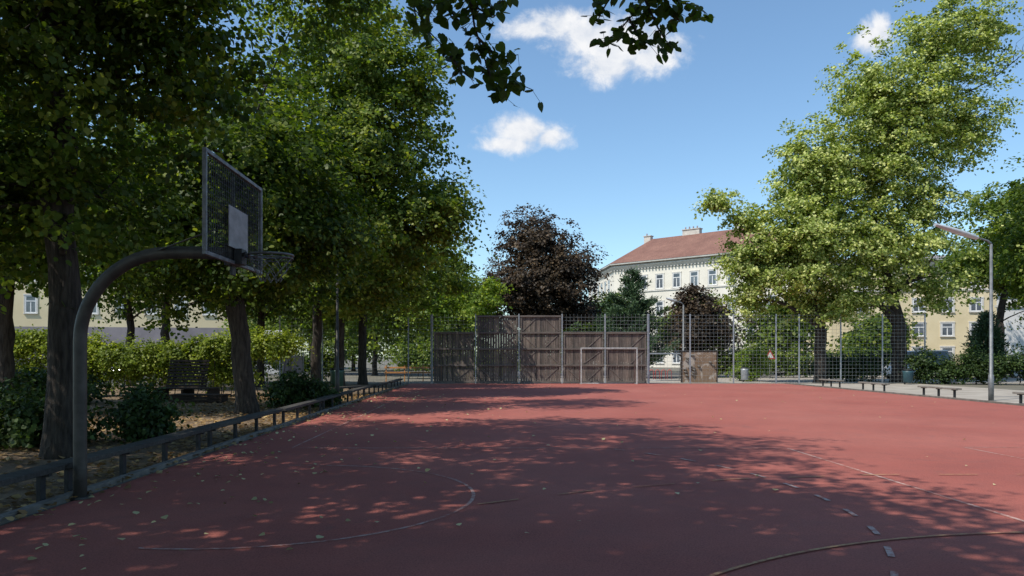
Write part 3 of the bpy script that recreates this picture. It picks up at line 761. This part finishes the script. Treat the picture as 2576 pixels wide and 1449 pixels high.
make_tree('linden_tree','bushy sunlit flowering linden with a side bough reaching out','tree',(19.2,42.6),
  [(18.3,42.6,8,3.3,3.4,3.6),(18.4,42.6,12.2,1.9,2.2,2.8),(13.1,42.6,10.6,1.1,.9,.7),(14.7,42.6,9.5,1.3,1.2,.9),(15.4,42.6,7,1.9,2.1,2.4),(15.2,42.6,4.6,1.5,1.5,.9),(19.5,42.6,4.6,2.4,2.4,1.0)],
  3.2,.34,960,66,.165,m_leafR,m_bark,QUAD,.47,.34,nbr=120,group=GRP_R,shell=.58)
make_tree('linden_tree','darker broad linden partly shaded behind the street lamp','tree',(37.5,54),
  [(39,54,11.5,3.4,4,3.6),(36.2,54,8.6,2.6,3,2.0),(40,54,7.5,3,3,3.0)],4,.3,480,60,.23,m_leafB,m_bark,QUAD,.65,.1,nbr=60,group=GRP_R)
make_tree('linden_tree','leafy linden growing beyond the gravel strip','tree',(33.2,44),
  [(32.8,44,7.6,1.8,2.2,2.4),(33.2,44,10.8,1.6,1.8,1.9)],4,.20,240,60,.2,m_leafB,m_bark,QUAD,.5,.15,nbr=40,group=GRP_R)
make_tree('copper_maple','copper leaved maple with dark brown foliage behind the timber wall','tree',(4.0,58),
  [(4,58,7.6,4.3,3.8,3.2),(3.4,58,10.9,2.9,2.4,2.4),(6.2,58,8.6,2.6,2.4,2.4),(2,58,7,2.6,2.4,2.6),(7,58,5.2,2,2,1.3),(4.5,58,4.5,3.5,2.5,1.5)],2.6,.3,940,62,.20,m_leafP,m_bark,QUAD,.60,.10,nbr=90,shell=.6)
make_tree('copper_maple','small copper leaved tree with purple brown foliage behind the fence','tree',(15.6,54),
  [(15.6,54,3.6,2.7,2.5,2.4),(15,54,5.6,1.4,1.4,1.4)],1.4,.16,260,60,.19,m_leafP,m_bark,QUAD,.5,.12,nbr=40)
make_tree('maple_tree','light green maple beside the dark copper maple','tree',(-1.2,54),
  [(-1.4,54,5.2,2.3,2.3,2.2),(.2,54,6.6,1.0,1.2,1.0),(-4.5,55,6,2.6,2.5,2.6)],2,.18,300,60,.2,m_leafY,m_bark,QUAD,.55,.15,nbr=40)
def pine(loc,h,r,label):
    t=thing('pine_tree',label,'tree',(*loc,0)); mb=MB(); mb.tube([(0,0,0),(0,0,h*.5),(.05,0,h)],[.18,.11,.02],9,jit=.05)
    C=[];D=[]
    zz=h*.12
    while zz<h*.98:
        k=9 if zz<h*.7 else 6
        rad=r*(1-(zz/h)**1.7)*random.uniform(.85,1.1)+.15
        for i in range(k):
            a=random.uniform(0,6.283); L=rad*random.uniform(.65,1.1); d=V((math.cos(a),math.sin(a),0))
            p0=V((0,0,zz)); p1=p0+d*L*.6+V((0,0,.05*L)); p2=p0+d*L+V((0,0,.35*L))
            mb.tube([p0,p1,p2],[.03,.02,.008],4,cap=False)
            for s in range(int(90*L/1.5)+25):
                tt=random.uniform(.35,1.05); q=(p0.lerp(p1,tt/.6) if tt<.6 else p1.lerp(p2,(tt-.6)/.4))
                q=q+V((random.gauss(0,.14),random.gauss(0,.14),random.gauss(0,.10))); C.append(tuple(q)); D.append((d.x+random.gauss(0,.6),d.y+random.gauss(0,.6),.7+random.gauss(0,.4)))
        zz+=h*.045
    C=np.array(C);D=np.array(D);n=len(C)
    tpl=np.array([(0,0),(.14,.4),(0,1),(-.14,.4)])
    part('trunk',mb.mesh('trunk',[m_bark]),t); part('crown',leafmesh('crown',C,rng.normal(size=(n,3)),rng.uniform(.2,.36,n),m_leafK,rng.normal(.5,.2,n),tpl,D),t)
pine((10.2,52.5),7.6,2.9,'blue green pine tree behind the timber wall and fence')
pine((33.8,50),4.4,1.1,'small blue green pine beside the white house')
for x,y,s,h,mt,lab in [(-9,58,4,5.5,m_leafB,'green tree beyond the fence'),(-15,62,3.5,6,m_leafB,'green tree beyond the fence'),
        (12,74,3.2,4.6,m_leafB,'green street tree below the ivory house'),(20,72,3.4,4.6,m_leafB,'green street tree below the ivory house'),(25,63,3.0,3.8,m_leafB,'green street tree before the yellow house'),(31.5,60,2.2,3.0,m_leafB,'green street tree before the yellow house'),(-3,75,4.5,5.5,m_leafB,'green street tree across the road'),(9,66,3.0,4.2,m_leafS,'dark green street tree beyond the pine'),
        (-14,76,4.5,4.2,m_leafB,'green street tree across the road'),(-22,72,4,3.8,m_leafB,'green street tree across the road'),(-8,84,5,4.5,m_leafB,'green street tree across the road')]:
    make_tree('street_tree',lab,'tree',(x,y),[(x,y,h,s,s,s*.75),(x+1,y,h+s*.5,s*.6,s*.6,s*.5)],2,.2,230,50,.30,mt,m_bark,QUAD,.85,.1,nbr=25,group='street trees beyond the court')
# ------------------------------------------------------------------ bushes and hedges
def bush(name,label,cat,loc,lobes,nclus,per,size,mat,cs=.3,tpl=QUAD,group=None,shell=.6,nst=20):
    t=thing(name,label,cat,(*loc,0),group=group); lob=[(l[0]-loc[0],l[1]-loc[1],*l[2:]) for l in lobes]
    me,P=foliage('leaves',lob,nclus,per,size,mat,tpl,cs,.8,.12,shell,zmin=.08); mb=MB()
    for i in rng.choice(len(P),min(nst,len(P)),replace=False):
        c=V(P[i]); r=random.random()*.5
        s0=(c.x*r,c.y*r,0) if len(lob)<4 else (c.x+random.uniform(-.2,.2),c.y,0)
        mb.tube(curve(s0,c,.0,4,.08),[.018,.016,.012,.009,.006],5,cap=False)
    part('stems',mb.mesh('stems',[m_twig]),t); part('leaves',me,t); return t
GB='shrubs around the court'
bush('bush','low dark green shrub beneath the large linden','bush',(-7.9,12.6),[(-7.9,12.6,.5,1.2,.9,.5),(-9.2,13,.55,1.2,.9,.6)],170,70,.075,m_leafS,.25,HEX,GB)
bush('bush','rounded dark green shrub beside the linden trunk','bush',(-6.1,13.6),[(-6.4,13.6,.5,.6,.7,.5)],90,70,.07,m_leafS,.22,HEX,GB)
bush('bush','rounded dark green shrub next to a linden trunk','bush',(-5.85,22),[(-5.85,22.2,.55,.85,.8,.55),(-5.2,22.6,.45,.5,.5,.4)],130,70,.08,m_leafS,.22,HEX,GB)
bush('bush','dark green shrub growing under the vine hedge','bush',(-14,24),[(-14,24,.55,1.4,.9,.55),(-16,24.5,.6,1.6,.9,.6)],150,60,.10,m_leafS,.3,HEX,GB)
hl=[(-20+k*.8,28+random.uniform(-.1,.1),1.85+.25*math.sin(k*.55)+random.uniform(-.06,.06),1.0,.55,.62) for k in range(16)]+[(-19.5+k*1.1,28.1,1.0,.8,.35,.7) for k in range(10)]
bush('vine_hedge','bright green vine hedge draped over a railing in sunlight','hedge',(-13.5,28),hl,1250,66,.095,m_leafH,.26,QUAD,None,.55,60)
hl=[(-5.5+k*1.3,50.5,1.3+random.uniform(-.2,.3),1.1,.8,1.0) for k in range(6)]
bush('hedge','loose mid green hedge behind the wire fence','hedge',(-2.5,50.5),hl,260,50,.16,m_leafB,.4)
hl=[(2.5+k*1.4,52.5,2.2+random.uniform(-.3,.4),1.4,.9,1.6) for k in range(6)]
bush('hedge','tall dark hedge behind the timber wall','hedge',(6,52.5),hl,260,50,.18,m_leafS,.45)
bush('bush','slender light green shrub behind the fence','bush',(16.4,45.6),[(16.4,45.6,1.3,1.0,.8,1.2),(15.8,45.6,.8,.6,.6,.7)],120,60,.12,m_leafY,.3,QUAD,GB)
hl=[(20.5+k*1.1,45.2,.95+random.uniform(-.15,.2),.9,.7,.9) for k in range(4)]
bush('hedge','dark green hedge behind the fence beside the lindens','hedge',(22,45.2),hl,190,55,.14,m_leafS,.3)
hl=[(16.5+k*1.5,53+random.uniform(-.3,.3),1.1+random.uniform(-.2,.4),1.2,.8,1.1) for k in range(10)]
bush('hedge','mixed green hedge bordering the playground','hedge',(23,53),hl,360,50,.18,m_leafB,.4)
hl=[(24.4+k*1.15,41.2-.5*k,1.0+random.uniform(-.2,.25),1.0,.9,.95) for k in range(9)]
bush('hedge','loose dark green shrubbery beside the gravel strip','hedge',(29,39.5),hl,460,60,.12,m_leafS,.33)
hl=[(-19+k*1.6,43.6,1.2+random.uniform(-.2,.2),1.2,.8,1.1) for k in range(7)]
bush('hedge','mid green hedge beyond the shaded fence','hedge',(-14,43.6),hl,220,50,.16,m_leafB,.4)
# ------------------------------------------------------------------ leaf litter
def litter(name,n,xf,yf,mat,size,z,tonem=.5):
    x=xf(n);y=yf(n); C=np.stack([x,y,np.full(n,z)+rng.random(n)*.012],1)
    nn=rng.normal(0,.22,(n,3))+np.array([0,0,1])
    me=leafmesh(name,C,nn,size*rng.uniform(.6,1.3,n),mat,rng.normal(tonem,.25,n),HEX,rng.normal(size=(n,3)),-.35)
    single(name,me,kind='stuff')
litter('fallen_leaves',420,lambda n:-4.3+rng.exponential(1.3,n),lambda n:3.5+rng.random(n)**1.1*28,m_dry,.058,.028,.85)
litter('fallen_leaves',150,lambda n:rng.uniform(-4,16,n),lambda n:rng.uniform(4.5,40,n),m_dry,.05,.028,.9)
litter('leaf_litter',9000,lambda n:-4.66-rng.random(n)**1.2*7,lambda n:3+rng.random(n)*27,m_dry2,.085,.012,.5)
litter('leaf_litter',700,lambda n:rng.normal(-4.47,.10,n),lambda n:3+rng.random(n)*36,m_dry2,.075,.03,.6)
# ------------------------------------------------------------------ sun, sky, camera
kx,ky=.60,.40
d=V((kx,ky,-1)).normalized(); el=math.asin(-d.z); az=math.atan2(-kx,-ky)
L=bpy.data.lights.new('sun','SUN'); L.energy=5.0; L.angle=math.radians(.53); L.color=(1,.94,.85)
so=bpy.data.objects.new('sun',L); so.rotation_euler=d.to_track_quat('-Z','Y').to_euler(); so.location=(0,0,40); COL.objects.link(so)
w=bpy.data.worlds.new('World'); S.world=w; w.use_nodes=True; nt=w.node_tree; nt.nodes.clear()
out=N(nt,'ShaderNodeOutputWorld'); sky=N(nt,'ShaderNodeTexSky',sky_type='NISHITA'); sky.sun_disc=False
sky.sun_elevation=el; sky.sun_rotation=az; sky.air_density=1.0; sky.dust_density=.6; sky.ozone_density=1.2
bg=N(nt,'ShaderNodeBackground'); bg.inputs[1].default_value=.13
nt.links.new(mix(nt,1.0,sky.outputs[0],(1.18,1.38,1.44),'MULTIPLY'),bg.inputs[0])
tc=N(nt,'ShaderNodeTexCoord'); sp=N(nt,'ShaderNodeSeparateXYZ'); nt.links.new(tc.outputs['Generated'],sp.inputs[0])
yy=mth(nt,'MAXIMUM',sp.outputs[1],.02); u=mth(nt,'DIVIDE',sp.outputs[0],yy); v=mth(nt,'DIVIDE',sp.outputs[2],yy)
cb_=N(nt,'ShaderNodeCombineXYZ'); nt.links.new(u,cb_.inputs[0]); nt.links.new(v,cb_.inputs[1])
n1=noise(nt,cb_.outputs[0],22,10,.62,.25); n2=noise(nt,cb_.outputs[0],9,5,.5)
lobes=[(.060,.445,.048,.019),(.095,.450,.055,.028),(.135,.438,.070,.034),(.180,.420,.078,.044),(.225,.410,.055,.036),(.165,.396,.062,.028),
       (.050,.303,.054,.030),(.030,.288,.050,.015),(.080,.298,.034,.020),(.520,.432,.030,.024),(.535,.440,.022,.022)]
dens=None
for cx,cy,rx,ry in lobes:
    a=mth(nt,'DIVIDE',mth(nt,'SUBTRACT',u,cx),rx); b=mth(nt,'DIVIDE',mth(nt,'SUBTRACT',v,cy),ry)
    r=mth(nt,'SQRT',mth(nt,'ADD',mth(nt,'MULTIPLY',a,a),mth(nt,'MULTIPLY',b,b)))
    q=mth(nt,'SUBTRACT',1.0,r); dens=q if dens is None else mth(nt,'MAXIMUM',dens,q)
dens=mth(nt,'MAXIMUM',dens,-1.0)
dd=mth(nt,'ADD',dens,mth(nt,'MULTIPLY',mth(nt,'SUBTRACT',mth(nt,'ADD',mth(nt,'MULTIPLY',n1,.75),mth(nt,'MULTIPLY',n2,.25)),.48),2.8))
mr=N(nt,'ShaderNodeMapRange',interpolation_type='SMOOTHSTEP'); mr.inputs[1].default_value=-.12; mr.inputs[2].default_value=.75; nt.links.new(dd,mr.inputs[0])
fr=mth(nt,'MULTIPLY',mr.outputs[0],mth(nt,'GREATER_THAN',sp.outputs[1],.05)); fr=mth(nt,'MULTIPLY',fr,.96)
cc=ramp(nt,n1,[(.38,(.76,.80,.87)),(.60,(.97,.97,.98))])
bg2=N(nt,'ShaderNodeBackground'); nt.links.new(cc,bg2.inputs[0]); bg2.inputs[1].default_value=1.0
ms=N(nt,'ShaderNodeMixShader'); nt.links.new(fr,ms.inputs[0]); nt.links.new(bg.outputs[0],ms.inputs[1]); nt.links.new(bg2.outputs[0],ms.inputs[2]); nt.links.new(ms.outputs[0],out.inputs[0])
cam=bpy.data.cameras.new('camera'); cam.sensor_width=36; cam.lens=36*1850/2576; cam.shift_x=.0225; cam.shift_y=.0666; cam.clip_end=3000; cam.clip_start=.05
co=bpy.data.objects.new('camera',cam); co.location=(0,0,1.55); co.rotation_euler=(math.radians(90),0,0); COL.objects.link(co); S.camera=co
S.view_settings.view_transform='Standard'; S.view_settings.look='None'; S.view_settings.exposure=0
